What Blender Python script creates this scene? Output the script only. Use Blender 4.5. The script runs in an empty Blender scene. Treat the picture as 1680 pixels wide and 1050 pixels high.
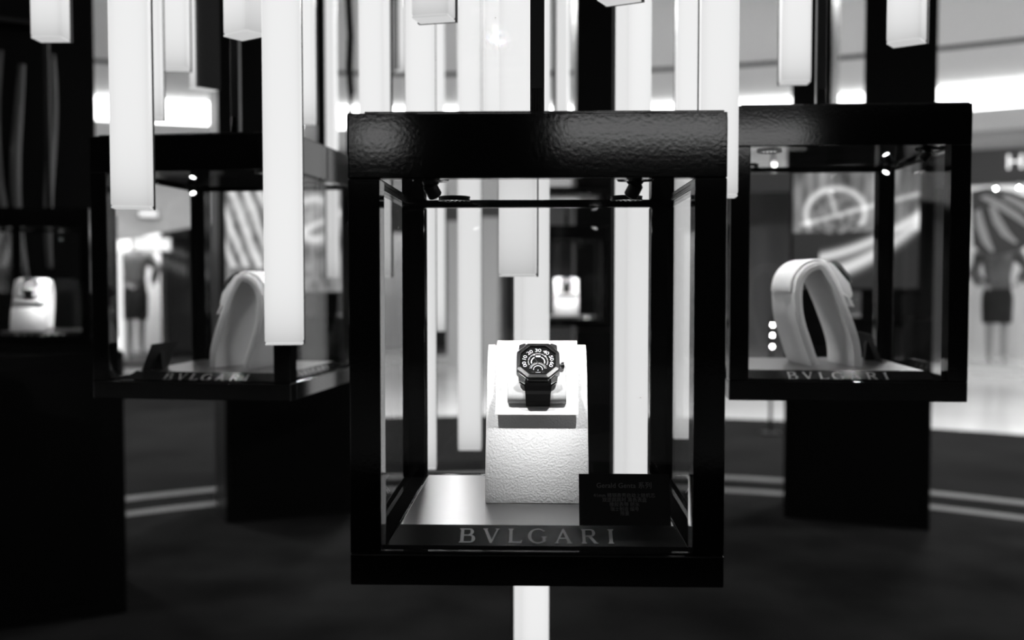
import bpy, bmesh, math, random
from mathutils import Vector, Matrix
random.seed(7)
PI = math.pi
sc = bpy.context.scene
C = sc.collection

# ------------------------------------------------------------------ camera
F = 1633.3                      # focal length in pixels of the 1680 x 1050 frame
EYE = 1.2
PITCH = math.atan(67 / F)
cam_d = bpy.data.cameras.new('camera')
cam_d.sensor_width = 36.0
cam_d.lens = F * 36.0 / 1680.0
cam_d.clip_start = 0.02
cam_d.clip_end = 100
cam_d.dof.use_dof = True
cam_d.dof.focus_distance = 0.95
cam_d.dof.aperture_fstop = 4.2
cam = bpy.data.objects.new('camera', cam_d)
cam.location = (0, 0, EYE)
cam.rotation_euler = (PI / 2 - PITCH, 0, 0)
C.objects.link(cam)
sc.camera = cam

# ------------------------------------------------------------------ world, exposure
w = bpy.data.worlds.new('world')
sc.world = w
w.use_nodes = True
w.node_tree.nodes['Background'].inputs[0].default_value = (1, 1, 1, 1)
w.node_tree.nodes['Background'].inputs[1].default_value = 0.02
sc.view_settings.view_transform = 'Standard'
sc.view_settings.look = 'None'
sc.view_settings.exposure = 0.0
sc.view_settings.gamma = 1.0
sc.view_settings.use_curve_mapping = False
sc.cycles.use_denoising = True
sc.cycles.max_bounces = 10
sc.cycles.diffuse_bounces = 4
sc.cycles.glossy_bounces = 5
sc.cycles.transparent_max_bounces = 40
sc.cycles.sample_clamp_indirect = 6.0
CEIL = 3.6
INFILL_WATTS = 170.0
SPOT_WATTS = 2.6

# ------------------------------------------------------------------ helpers
_c, _s = math.cos(PITCH), math.sin(PITCH)
def at(px, py, Y):
    """world point on the sight line of a photo pixel, at distance Y in front of the camera"""
    a = (px - 840) / F; b = (525 - py) / F
    dy = _c + b * _s; dz = -_s + b * _c
    k = Y / dy
    return Vector((a * k, Y, EYE + dz * k))

class MB:
    def __init__(s): s.v = []; s.f = []
    def add(s, vs, fs, M=None):
        o = len(s.v)
        for p in vs:
            p = Vector(p)
            s.v.append(tuple(M @ p) if M else tuple(p))
        s.f += [tuple(i + o for i in q) for q in fs]
        return s
    def box(s, x0, x1, y0, y1, z0, z1, M=None):
        vs = [(x, y, z) for z in (z0, z1) for y in (y0, y1) for x in (x0, x1)]
        return s.add(vs, [(0, 2, 3, 1), (4, 5, 7, 6), (0, 1, 5, 4), (2, 6, 7, 3), (0, 4, 6, 2), (1, 3, 7, 5)], M)
    def prism(s, poly, z0, z1, M=None):
        n = len(poly)
        vs = [(x, y, z0) for x, y in poly] + [(x, y, z1) for x, y in poly]
        fs = [tuple(reversed(range(n))), tuple(range(n, 2 * n))]
        fs += [(i, (i + 1) % n, n + (i + 1) % n, n + i) for i in range(n)]
        return s.add(vs, fs, M)
    def rings(s, rings, M=None, cap=True, closed=False):
        n = len(rings[0]); vs = [p for r in rings for p in r]; fs = []
        m = len(rings)
        for k in range(m if closed else m - 1):
            a = k * n; b = ((k + 1) % m) * n
            for i in range(n):
                j = (i + 1) % n
                fs.append((a + i, a + j, b + j, b + i))
        if cap and not closed:
            fs.append(tuple(reversed(range(n)))); fs.append(tuple(range((m - 1) * n, m * n)))
        return s.add(vs, fs, M)
    def lathe(s, prof, n=24, M=None, cap=True):
        rg = [[(r * math.cos(2 * PI * i / n), r * math.sin(2 * PI * i / n), z) for i in range(n)] for r, z in prof]
        return s.rings(rg, M, cap)
    def tube(s, pts, r, n=8, M=None):
        pts = [Vector(p) for p in pts]; rg = []
        for k, p in enumerate(pts):
            t = (pts[min(k + 1, len(pts) - 1)] - pts[max(k - 1, 0)]).normalized()
            u = t.cross(Vector((0, 0, 1)))
            if u.length < 1e-3: u = t.cross(Vector((0, 1, 0)))
            u.normalize(); v = t.cross(u)
            rr = r[k] if isinstance(r, (list, tuple)) else r
            rg.append([tuple(p + u * (rr * math.cos(2 * PI * i / n)) + v * (rr * math.sin(2 * PI * i / n))) for i in range(n)])
        return s.rings(rg, M)
    def mesh(s, name, bevel=0, segs=2, smooth=False, tri=False):
        me = bpy.data.meshes.new(name)
        me.from_pydata(s.v, [], s.f)
        bm = bmesh.new(); bm.from_mesh(me)
        bmesh.ops.recalc_face_normals(bm, faces=bm.faces)
        if bevel:
            ed = [e for e in bm.edges if len(e.link_faces) == 2 and e.calc_face_angle(0) > 0.5]
            bmesh.ops.bevel(bm, geom=ed, offset=bevel, segments=segs, affect='EDGES', clamp_overlap=True, profile=0.5)
        bm.to_mesh(me); bm.free()
        if smooth:
            for p in me.polygons: p.use_smooth = True
            if smooth is not True:
                try: me.set_sharp_from_angle(angle=smooth)
                except Exception: pass
        return me
    def build(s, name, mat, parent=None, loc=(0, 0, 0), rz=0, **k):
        return link(name, s.mesh(name, **k), mat, parent, loc, rz)

def link(name, me, mat, parent=None, loc=(0, 0, 0), rz=0):
    if mat is not None:
        me.materials.clear(); me.materials.append(mat)
    o = bpy.data.objects.new(name, me)
    C.objects.link(o); o.location = loc; o.rotation_euler = (0, 0, rz)
    if parent: o.parent = parent
    return o
def tag(o, label, cat, group=None):
    o['label'] = label; o['category'] = cat
    if group: o['group'] = group
    return o
def thing(name, label, cat, loc=(0, 0, 0), rz=0, group=None):
    o = bpy.data.objects.new(name, None); C.objects.link(o)
    o.location = loc; o.rotation_euler = (0, 0, rz); o.empty_display_size = 0.05
    return tag(o, label, cat, group)
def struct(o): o['kind'] = 'structure'; return o
def copy_tree(o, parent=None):
    c = o.copy(); C.objects.link(c); c.parent = parent
    for ch in list(o.children): copy_tree(ch, c)
    return c
def lamp(kind, name, energy, loc, direction, parent=None, **k):
    d = bpy.data.lights.new(name, kind); d.energy = energy
    for a, b in k.items(): setattr(d, a, b)
    o = bpy.data.objects.new(name, d); C.objects.link(o); o.location = loc
    o.rotation_euler = Vector(direction).to_track_quat('-Z', 'Y').to_euler()
    if parent: o.parent = parent
    return o

# ------------------------------------------------------------------ materials (the photograph is black and white)
def mat(name, v, rough=0.5, metal=0.0, spec=0.5, emit=0.0, bump=None, mottle=None, coat=0.0, aniso=0.0):
    m = bpy.data.materials.new(name); m.use_nodes = True
    nt = m.node_tree; b = nt.nodes['Principled BSDF']
    b.inputs['Base Color'].default_value = (v, v, v, 1)
    b.inputs['Roughness'].default_value = rough
    b.inputs['Metallic'].default_value = metal
    b.inputs['Specular IOR Level'].default_value = spec
    b.inputs['Coat Weight'].default_value = coat
    b.inputs['Anisotropic'].default_value = aniso
    if emit:
        b.inputs['Emission Color'].default_value = (1, 1, 1, 1)
        b.inputs['Emission Strength'].default_value = emit
    if bump or mottle:
        tc = nt.nodes.new('ShaderNodeTexCoord')
    if bump:
        scale, strength, dist = bump
        n = nt.nodes.new('ShaderNodeTexNoise'); n.inputs['Scale'].default_value = scale; n.inputs['Detail'].default_value = 4
        bp = nt.nodes.new('ShaderNodeBump'); bp.inputs['Strength'].default_value = strength; bp.inputs['Distance'].default_value = dist
        nt.links.new(tc.outputs['Object'], n.inputs['Vector']); nt.links.new(n.outputs['Fac'], bp.inputs['Height'])
        nt.links.new(bp.outputs['Normal'], b.inputs['Normal'])
    if mottle:
        scale, lo, hi = mottle
        n = nt.nodes.new('ShaderNodeTexNoise'); n.inputs['Scale'].default_value = scale; n.inputs['Detail'].default_value = 6
        r = nt.nodes.new('ShaderNodeMapRange')
        r.inputs['From Min'].default_value = 0.3; r.inputs['From Max'].default_value = 0.7
        r.inputs['To Min'].default_value = lo; r.inputs['To Max'].default_value = hi
        nt.links.new(tc.outputs['Object'], n.inputs['Vector']); nt.links.new(n.outputs['Fac'], r.inputs['Value'])
        nt.links.new(r.outputs['Result'], b.inputs['Base Color'])
    return m

class X:
    """tiny node-expression helper for procedural prints"""
    nt = None
    def __init__(s, sock): s.k = sock
    @staticmethod
    def op(kind, *a):
        n = X.nt.nodes.new('ShaderNodeMath'); n.operation = kind
        for i, q in enumerate(a):
            if isinstance(q, X): X.nt.links.new(q.k, n.inputs[i])
            else: n.inputs[i].default_value = q
        return X(n.outputs[0])
    def __add__(s, o): return X.op('ADD', s, o)
    def __radd__(s, o): return X.op('ADD', s, o)
    def __sub__(s, o): return X.op('SUBTRACT', s, o)
    def __rsub__(s, o): return X.op('SUBTRACT', o, s)
    def __mul__(s, o): return X.op('MULTIPLY', s, o)
    def __rmul__(s, o): return X.op('MULTIPLY', s, o)
    def __truediv__(s, o): return X.op('DIVIDE', s, o)
    def pw(s, e): return X.op('POWER', s, e)
    def abs(s): return X.op('ABSOLUTE', s)
    def sqrt(s): return X.op('SQRT', s)
    def exp(s): return X.op('EXPONENT', s)
    def sin(s): return X.op('SINE', s)
    def mx(s, o): return X.op('MAXIMUM', s, o)
    def gt(s, o): return X.op('GREATER_THAN', s, o)
    def lt(s, o): return X.op('LESS_THAN', s, o)
def coords(m):
    nt = m.node_tree; X.nt = nt
    tc = nt.nodes.new('ShaderNodeTexCoord'); sp = nt.nodes.new('ShaderNodeSeparateXYZ')
    nt.links.new(tc.outputs['Object'], sp.inputs[0])
    return X(sp.outputs[0]), X(sp.outputs[1]), X(sp.outputs[2]), tc
def gauss(d, wd): return ((d * d) * (-1.0 / (wd * wd))).exp()
def noise(tc, scale, stretch=(1, 1, 1), detail=3):
    nt = X.nt
    mp = nt.nodes.new('ShaderNodeMapping'); mp.inputs['Scale'].default_value = stretch
    n = nt.nodes.new('ShaderNodeTexNoise'); n.inputs['Scale'].default_value = scale; n.inputs['Detail'].default_value = detail
    nt.links.new(tc.outputs['Object'], mp.inputs[0]); nt.links.new(mp.outputs[0], n.inputs['Vector'])
    return X(n.outputs['Fac'])

M = {}
M['lacquer'] = mat('black_lacquer', 0.003, 0.07, bump=(300, 0.05, 0.0005))
M['black_satin'] = mat('black_satin', 0.004, 0.35)
M['black_matt'] = mat('black_matt', 0.008, 0.6, spec=0.25)
M['antiglare'] = mat('antiglare_black', 0.004, 1.0, spec=0.0)
M['mirror'] = mat('polished_steel', 0.86, 0.02, metal=1.0)
M['platform'] = mat('satin_plate', 0.30, 0.30, metal=1.0)
M['panel'] = mat('name_panel_black', 0.006, 0.16)
M['letter'] = mat('letter_grey', 0.30, 0.4)
M['cardtext'] = mat('card_print', 0.12, 0.6)
M['card'] = mat('card_black', 0.006, 0.6, spec=.2)
M['felt'] = mat('suede_white', 0.80, 0.95, spec=0.1, bump=(480, 0.8, 0.0014))
M['felt_edge'] = mat('suede_edge', 0.74, 0.95, spec=0.1, bump=(500, 0.5, 0.001))
M['leather'] = mat('leather_white', 0.84, 0.55, spec=0.3)
M['cushion'] = mat('cushion_pearl', 0.60, 0.4, spec=0.4, bump=(300, 0.3, 0.0006))
M['steel_dark'] = mat('dark_steel', 0.075, 0.28, metal=1.0)
M['steel_mid'] = mat('brushed_steel', 0.32, 0.24, metal=1.0)
M['steel'] = mat('bright_steel', 0.65, 0.18, metal=1.0)
M['dial'] = mat('dial_black', 0.003, 0.6, spec=.08)
M['dialwhite'] = mat('dial_print_white', 0.75, 0.5)
M['dialgrey'] = mat('dial_print_grey', 0.28, 0.5)
M['rubber'] = mat('strap_rubber', 0.003, 0.7, spec=.08)
M['channel'] = mat('tube_channel', 0.010, 0.5, spec=.3)
M['lens'] = mat('spot_lens', 0.8, 0.3, emit=9.0)
M['recessed'] = mat('recessed_diffuser', 0.8, 0.5, emit=0.8)
M['carpet'] = mat('carpet_dark', 0.02, 0.95, spec=0.0, bump=(900, 0.6, 0.004), mottle=(2.2, 0.014, 0.03))
M['border'] = mat('border_dark', 0.018, 0.9, spec=0.0, mottle=(1.4, 0.012, 0.018))
M['inlay'] = mat('inlay_metal', 0.07, 0.5, mottle=(3.0, 0.05, 0.09))
M['marble'] = mat('polished_marble', 0.66, 0.12, mottle=(0.8, 0.58, 0.72))
M['ceiling'] = mat('ceiling_paint', 0.80, 0.9, spec=0.1)
M['groove'] = mat('groove_dark', 0.08, 0.8)
M['fascia'] = mat('fascia_paint', 0.62, 0.7)
M['fascia2'] = mat('fascia_band', 0.45, 0.7)
M['signband'] = mat('sign_band_dark', 0.035, 0.5)
M['cove'] = mat('cove_light', 0.8, 0.6, emit=4.0)
M['signlit'] = mat('sign_lit', 0.8, 0.6, emit=0.95)
M['shopfill'] = mat('shop_fill', 0.8, 0.6, emit=5.0)
M['shopfill_strong'] = mat('shop_fill_strong', 0.8, 0.6, emit=38.0)
M['bulkhead'] = mat('bulkhead_paint', 0.86, 0.8)
M['shopwall'] = mat('shop_wall_light', 0.66, 0.8)
M['shopmid'] = mat('shop_wall_mid', 0.20, 0.7)
M['shopdark'] = mat('shop_wall_dark', 0.03, 0.5)
M['pillar'] = mat('pillar_stone', 0.46, 0.6)
M['tower'] = mat('tower_black', 0.003, 0.4, spec=.25)
M['towerpanel'] = mat('tower_panel', 0.004, 0.3, spec=.3)
M['drape'] = mat('drape_satin', 0.20, 0.5)
M['leafdark'] = mat('leaf_dark', 0.03, 0.5)
M['leaflight'] = mat('leaf_light', 0.34, 0.6)
M['mannequin'] = mat('mannequin_skin', 0.36, 0.5)
M['cloth_mid'] = mat('cloth_grey', 0.13, 0.85)
M['cloth_dark'] = mat('cloth_black', 0.012, 0.85)
M['infill'] = mat('infill_panel', 0.8, 0.5, emit=3.0)
M['bulb'] = mat('small_bulb', 0.8, 0.3, emit=45.0)

def glass_mat(name, tint=0.985, ior=1.5, coat=0.5):
    m = bpy.data.materials.new(name); m.use_nodes = True
    nt = m.node_tree; nt.nodes.clear()
    out = nt.nodes.new('ShaderNodeOutputMaterial'); mix = nt.nodes.new('ShaderNodeMixShader')
    tr = nt.nodes.new('ShaderNodeBsdfTransparent'); tr.inputs[0].default_value = (tint, tint, tint, 1)
    gl = nt.nodes.new('ShaderNodeBsdfGlossy'); gl.inputs['Roughness'].default_value = 0.0
    fr = nt.nodes.new('ShaderNodeFresnel'); fr.inputs['IOR'].default_value = ior
    # the pane is a thin slab: use the outside index on both faces, and a coating that halves the reflection
    ge = nt.nodes.new('ShaderNodeNewGeometry'); sw = nt.nodes.new('ShaderNodeMapRange')
    sw.inputs['To Min'].default_value = ior; sw.inputs['To Max'].default_value = 1 / ior
    nt.links.new(ge.outputs['Backfacing'], sw.inputs['Value']); nt.links.new(sw.outputs['Result'], fr.inputs['IOR'])
    half = nt.nodes.new('ShaderNodeMath'); half.operation = 'MULTIPLY'; half.inputs[1].default_value = coat
    nt.links.new(fr.outputs[0], half.inputs[0])
    nt.links.new(half.outputs[0], mix.inputs[0]); nt.links.new(tr.outputs[0], mix.inputs[1]); nt.links.new(gl.outputs[0], mix.inputs[2])
    nt.links.new(mix.outputs[0], out.inputs[0])
    return m
M['glass'] = glass_mat('clear_glass')

def tube_mat():
    m = bpy.data.materials.new('tube_diffuser'); m.use_nodes = True
    b = m.node_tree.nodes['Principled BSDF']
    x, y, z, tc = coords(m)
    ax = (x.abs() / 0.0225).pw(4.0)
    # the strip of diodes sits on the axis and stops a little above the end
    e = (1.0 - ax * 0.13) * (1.0 - (z * (-1 / 0.028)).exp() * 0.38)
    m.node_tree.links.new((e * 0.85).k, b.inputs['Emission Strength'])
    b.inputs['Emission Color'].default_value = (1, 1, 1, 1)
    b.inputs['Base Color'].default_value = (0.12, 0.12, 0.12, 1)
    b.inputs['Roughness'].default_value = 0.35
    return m
M['tube'] = tube_mat()
M['tubecap'] = mat('tube_end_cap', 0.3, 0.5, emit=0.55)

# ------------------------------------------------------------------ lettering
def glyph(ch):
    """polygons of a flared roman capital: cap height 1"""
    P = []
    T, t = 0.165, 0.085
    def stem(x):
        P.append([(x - .06, 0), (x + T + .06, 0), (x + T + .06, .035), (x + T, .10), (x + T, .90), (x + T + .06, .965), (x + T + .06, 1), (x - .06, 1), (x - .06, .965), (x, .90), (x, .10), (x - .06, .035)])
    def arc(cx, cy, rx, ry, a0, a1, n, th, tmin):
        o = []; i = []
        for k in range(n + 1):
            a = math.radians(a0 + (a1 - a0) * k / n)
            w_ = tmin + (th - tmin) * abs(math.cos(a)) ** 1.5
            o.append((cx + rx * math.cos(a), cy + ry * math.sin(a)))
            i.append((cx + (rx - w_) * math.cos(a), cy + (ry - tmin - (w_ - tmin) * .2) * math.sin(a)))
        for k in range(n): P.append([o[k], o[k + 1], i[k + 1], i[k]])
    if ch == 'I': stem(.06); w_ = .29
    elif ch == 'L':
        stem(.06)
        P.append([(.2, 0), (.70, 0), (.76, .22), (.70, .2), (.62, .10), (.2, .10)]); w_ = .76
    elif ch == 'V':
        P.append([(.0, 1), (.26, 1), (.26, .965), (.21, .94), (.47, .22), (.43, 0), (.38, 0), (.05, .94), (0, .965)])
        P.append([(.43, 0), (.47, .22), (.71, .94), (.64, .965), (.64, 1), (.88, 1), (.88, .965), (.80, .93), (.48, 0)]); w_ = .88
    elif ch == 'A':
        P.append([(.92, 0), (.63, 0), (.63, .035), (.69, .06), (.44, .78), (.46, 1), (.50, 1), (.86, .06), (.92, .035)])
        P.append([(.46, 1), (.44, .78), (.17, .07), (.24, .035), (.24, 0), (0, 0), (0, .035), (.07, .07), (.42, 1)])
        P.append([(.22, .30), (.66, .30), (.63, .385), (.25, .385)]); w_ = .92
    elif ch == 'B':
        stem(.06)
        P.append([(.2, 1), (.46, 1), (.46, .915), (.2, .915)]); arc(.46, .76, .24, .24, 90, -90, 12, .17, .085)
        P.append([(.2, .565), (.5, .565), (.5, .48), (.2, .48)])
        P.append([(.2, .085), (.5, .085), (.5, 0), (.2, 0)]); arc(.5, .2825, .29, .2825, 90, -90, 12, .18, .085); w_ = .8
    elif ch == 'R':
        stem(.06)
        P.append([(.2, 1), (.48, 1), (.48, .915), (.2, .915)]); arc(.48, .735, .26, .265, 90, -90, 12, .17, .085)
        P.append([(.2, .555), (.48, .555), (.48, .47), (.2, .47)])
        P.append([(.36, .48), (.54, .5), (.80, .06), (.88, .035), (.88, 0), (.66, 0)]); w_ = .88
    elif ch == 'G':
        arc(.52, .5, .52, .52, 42, 318, 30, .17, .085)
        P.append([(.74, .02), (.92, .13), (.92, .40), (.98, .43), (.98, .465), (.70, .465), (.70, .43), (.76, .40), (.76, .14)]); w_ = .98
    return P, w_
NAME_X = [('B', 0), ('V', 39), ('L', 81), ('G', 114), ('A', 158), ('R', 202), ('I', 246)]
def name_letters(mb, h, kx, Mx, depth=0.0006):
    """the maker's name, 256 units long scaled by kx, letters of height h, laid on plane z=0 of Mx"""
    widths = {'B': 27, 'V': 28, 'L': 24, 'G': 31, 'A': 29, 'R': 28, 'I': 10}
    for ch, x0 in NAME_X:
        polys, w_ = glyph(ch)
        sx = widths[ch] * kx / w_
        for p in polys:
            mb.prism([((x0 - 128) * kx + q[0] * sx, (q[1] - .5) * h) for q in p], 0, depth, Mx)
def text_mesh(s, size, align='CENTER', spacing=1.0, extrude=0.0):
    cu = bpy.data.curves.new('lettering', 'FONT'); cu.body = s; cu.size = size
    cu.align_x = align; cu.align_y = 'CENTER'; cu.space_character = spacing; cu.extrude = extrude; cu.resolution_u = 3
    o = bpy.data.objects.new('lettering', cu); C.objects.link(o)
    dg = bpy.context.evaluated_depsgraph_get()
    me = bpy.data.meshes.new_from_object(o.evaluated_get(dg))
    bpy.data.objects.remove(o); bpy.data.curves.remove(cu)
    return me

# ================================================================== THE SETTING: a round mall hall
HC = Vector((-0.7, 0.87)); HR = 13.2             # hall centre and radius
DC = Vector((0.24, 1.9))                          # centre of the exhibition carpet
def disc(mb, c, r0, r1, z, n=128):
    for i in range(n):
        a, b = 2 * PI * i / n, 2 * PI * (i + 1) / n
        q = [(c.x + r * math.cos(t), c.y + r * math.sin(t), z) for r, t in ((r0, a), (r1, a), (r1, b), (r0, b))]
        mb.add(q, [(0, 1, 2, 3)])
    bmv = mb
    return bmv
def wall_pt(px, R=HR):
    a = (px - 840) / F
    A = a * a + 1; B = 2 * (-a * HC.x - HC.y); Cc = HC.x ** 2 + HC.y ** 2 - R * R
    y = (-B + math.sqrt(B * B - 4 * A * Cc)) / (2 * A)
    return Vector((a * y, y))
def ang(px): p = wall_pt(px) - HC; return math.atan2(p.y, p.x)
def arcbox(mb, a0, a1, r0, r1, z0, z1, step=0.05):
    n = max(1, int(abs(a1 - a0) / step)); rg = []
    for i in range(n + 1):
        a = a0 + (a1 - a0) * i / n
        rg.append([(HC.x + r * math.cos(a), HC.y + r * math.sin(a), z) for r, z in ((r0, z0), (r1, z0), (r1, z1), (r0, z1))])
    return mb.rings(rg)

mb = MB(); mb.lathe([(HR + 4, -0.2), (HR + 4, 0.0)], 96, Matrix.Translation((HC.x, HC.y, 0)))
struct(mb.build('floor', M['marble']))
mb = MB(); mb.lathe([(HR + 4, CEIL), (HR + 4, CEIL + 0.2)], 96, Matrix.Translation((HC.x, HC.y, 0)))
struct(mb.build('ceiling', M['ceiling']))
mb = MB(); arcbox(mb, 0, 2 * PI - 1e-4, 10.80, 10.98, CEIL - 0.012, CEIL)
struct(mb.build('trim_1', M['groove']))
# exhibition floor: dark border, carpet, two metal inlays
mb = MB(); mb.lathe([(6.75, 0.0), (6.75, 0.012)], 128, Matrix.Translation((DC.x, DC.y, 0)))
fb = struct(mb.build('floor_border', M['border']))
mb = MB(); mb.lathe([(3.72, 0.012), (3.72, 0.017)], 128, Matrix.Translation((DC.x, DC.y, 0)))
struct(mb.build('floor_carpet', M['carpet']))
for r0, r1, nm in ((3.72, 3.82, 'trim_2'), (4.08, 4.19, 'trim_3')):
    mb = MB(); n = 128; rg = []
    for i in range(n):
        a = 2 * PI * i / n
        rg.append([(DC.x + r * math.cos(a), DC.y + r * math.sin(a), z) for r, z in ((r0, .012), (r1, .012), (r1, .018), (r0, .018))])
    mb.rings(rg, closed=True); struct(mb.build(nm, M['inlay']))
# dark sheet added so the floor out to the left stays dark
p0, p1, p2, p3 = at(-260, 700, 7.0), at(520, 700, 8.0), at(545, 600, 13.6), at(-200, 600, 11.2)
mb = MB(); mb.prism([(p0.x, p0.y), (p1.x, p1.y), (p2.x, p2.y), (p3.x, p3.y)], 0.0, 0.010)
struct(mb.build('floor_dark_sheet', M['border']))

# walls: shop fronts all round
a_l, a_r = ang(-700), ang(2400)
mb = MB(); arcbox(mb, a_r, a_l, HR, HR + .15, 3.28, CEIL); struct(mb.build('trim_4', M['cove']))
mb = MB(); arcbox(mb, a_r, a_l, HR - .06, HR + .1, 3.02, 3.28); struct(mb.build('wall_fascia', M['fascia']))
mb = MB(); arcbox(mb, a_r, a_l, HR, HR + .1, 2.78, 3.02); struct(mb.build('wall_fascia_band', M['fascia2']))
mb = MB(); arcbox(mb, ang(2400), ang(1050), HR - .10, HR + .1, 2.36, 2.78); struct(mb.build('wall_sign_band', M['signband']))
mb = MB(); arcbox(mb, ang(1050), ang(560), HR - .10, HR + .1, 1.85, 2.78); struct(mb.build('wall_sign_band_rear', M['signband']))
mb = MB(); arcbox(mb, a_l, a_r + 2 * PI, HR, HR + .15, 0, CEIL); struct(mb.build('wall_rear', M['shopdark']))
# left shops: sloping pale bulkhead
mb = MB()
pts = [(-200, 250, 430), (190, 250, 396), (340, 250, 368), (560, 250, 330)]
rg = []
for px, y0, y1 in pts:
    for_r = wall_pt(px, HR - .12); top = at(px, y0, for_r.y).z; bot = at(px, y1, for_r.y).z
    d = (for_r - HC).normalized()
    rg.append([(for_r.x, for_r.y, bot), (for_r.x + d.x * .1, for_r.y + d.y * .1, bot), (for_r.x + d.x * .1, for_r.y + d.y * .1, 2.8), (for_r.x, for_r.y, 2.8)])
mb.rings(rg); struct(mb.build('wall_bulkhead', M['bulkhead']))

def shop(px0, px1, wallmat, depth=1.6, light=True, head=2.36, base=0.12, basemat='marble', lightmat='shopfill'):
    """recess behind the shop line: back wall, base, side cheeks, added light panel hidden overhead"""
    a1, a0 = ang(px0), ang(px1)
    mb = MB(); arcbox(mb, a0, a1, HR + depth, HR + depth + .1, 0, 2.9); struct(mb.build('wall_shop_back', M[wallmat]))
    mb = MB(); arcbox(mb, a0, a1, HR, HR + depth, 0, base); struct(mb.build('floor_shop', M[basemat]))
    mb = MB(); arcbox(mb, a0, a1, HR, HR + depth, head + .38, head + .44); struct(mb.build('ceiling_shop', M['shopmid']))
    if light:
        mb = MB(); arcbox(mb, a0 + .004, a1 - .004, HR + .25, HR + depth - .3, head + .33, head + .38)
        struct(mb.build('ceiling_shop_fill', M[lightmat]))  # unseen panel added to brighten the recess
def cheek(px, m='shopdark', wpx=10, r0=-0.02, depth=1.6, z1=2.8):
    a1, a0 = ang(px - wpx / 2), ang(px + wpx / 2)
    mb = MB(); arcbox(mb, a0, a1, HR + r0, HR + depth, 0, z1, step=.2); return struct(mb.build('wall_pier', M[m]))

shop(-260, 150, 'shopdark', light=False, basemat='shopdark'); cheek(-262)
shop(150, 268, 'shopwall', lightmat='shopfill_strong', basemat='shopdark'); cheek(150, 'pillar', 6)
shop(268, 560, 'shopdark', light=False, basemat='shopdark'); cheek(268, 'shopdark', 8)
shop(560, 690, 'shopwall', head=1.85); cheek(560)
shop(690, 1110, 'shopdark', light=False, head=1.85); cheek(690)
cheek(745, 'pillar', 20, r0=-.3, z1=2.0)
cheek(806, 'pillar', 30, r0=-.35, z1=2.05)
shop(1110, 1300, 'shopmid', light=False); cheek(1110)
shop(1300, 1560, 'shopmid', light=False); cheek(1300)
shop(1560, 2100, 'shopwall'); cheek(1560, 'shopmid', 14)
cheek(2105)
# window glass of the leaf shop
mb = MB(); arcbox(mb, ang(2090), ang(1572), HR - .02, HR - .008, .12, 2.36); struct(mb.build('window_1', M['glass']))
mb = MB(); arcbox(mb, ang(264), ang(154), HR - .02, HR - .008, .12, 2.36); struct(mb.build('window_2', M['glass']))
mb = MB(); arcbox(mb, ang(1554), ang(1306), HR - .02, HR - .008, .12, 2.36); struct(mb.build('window_3', M['glass']))
mb = MB(); arcbox(mb, ang(1296), ang(1116), HR - .02, HR - .008, .12, 2.36); struct(mb.build('window_4', M['glass']))

# fill lamps added above the view to brighten the floor and ceiling
for i in range(7):
    a = math.radians(-5 + i * 190 / 6)
    p = (HC.x + 7.6 * math.cos(a), HC.y + 7.6 * math.sin(a))
    t = thing('ceiling_infill_lamp', 'added square downlight in the pale ceiling above the hall floor', 'fill lamp', (p[0], p[1], CEIL), a, 'fill lamps added above the view')
    MB().box(-.34, .34, -.34, .34, -.02, 0).build('frame', M['fascia2'], t, bevel=.005)
    MB().box(-.30, .30, -.30, .30, -.03, -.02).build('lamp_panel', M['infill'], t)
    lamp('AREA', 'lamp_light', INFILL_WATTS, (0.9 * 0, 0, -.04), (0, 0, -1), t, shape='SQUARE', size=.55)
# lit sign boxes on the dark wall behind the photographer
for x0, x1, z0, z1, lab in ((-3.5, -3.0, 2.92, 3.36, 'small square lit sign box high on the rear wall'), (-2.86, -2.22, 2.92, 3.36, 'wider lit sign box high on the rear wall, beside the small one'), (-.1, 2.3, 3.0, 3.42, 'long lit sign box high on the rear wall')):
    y = HC.y - math.sqrt((HR - .3) ** 2 - ((x0 + x1) / 2 - HC.x) ** 2)
    t = thing('sign_box', lab, 'sign', (0, y, 0))
    MB().box(x0, x1, -.16, 0, z0, z1).build('box', M['black_satin'], t)
    MB().box(x0 + .03, x1 - .03, 0, .01, z0 + .03, z1 - .03).build('lit_face', mat('rear_sign_lit', .8, .5, emit=3.6), t)

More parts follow.
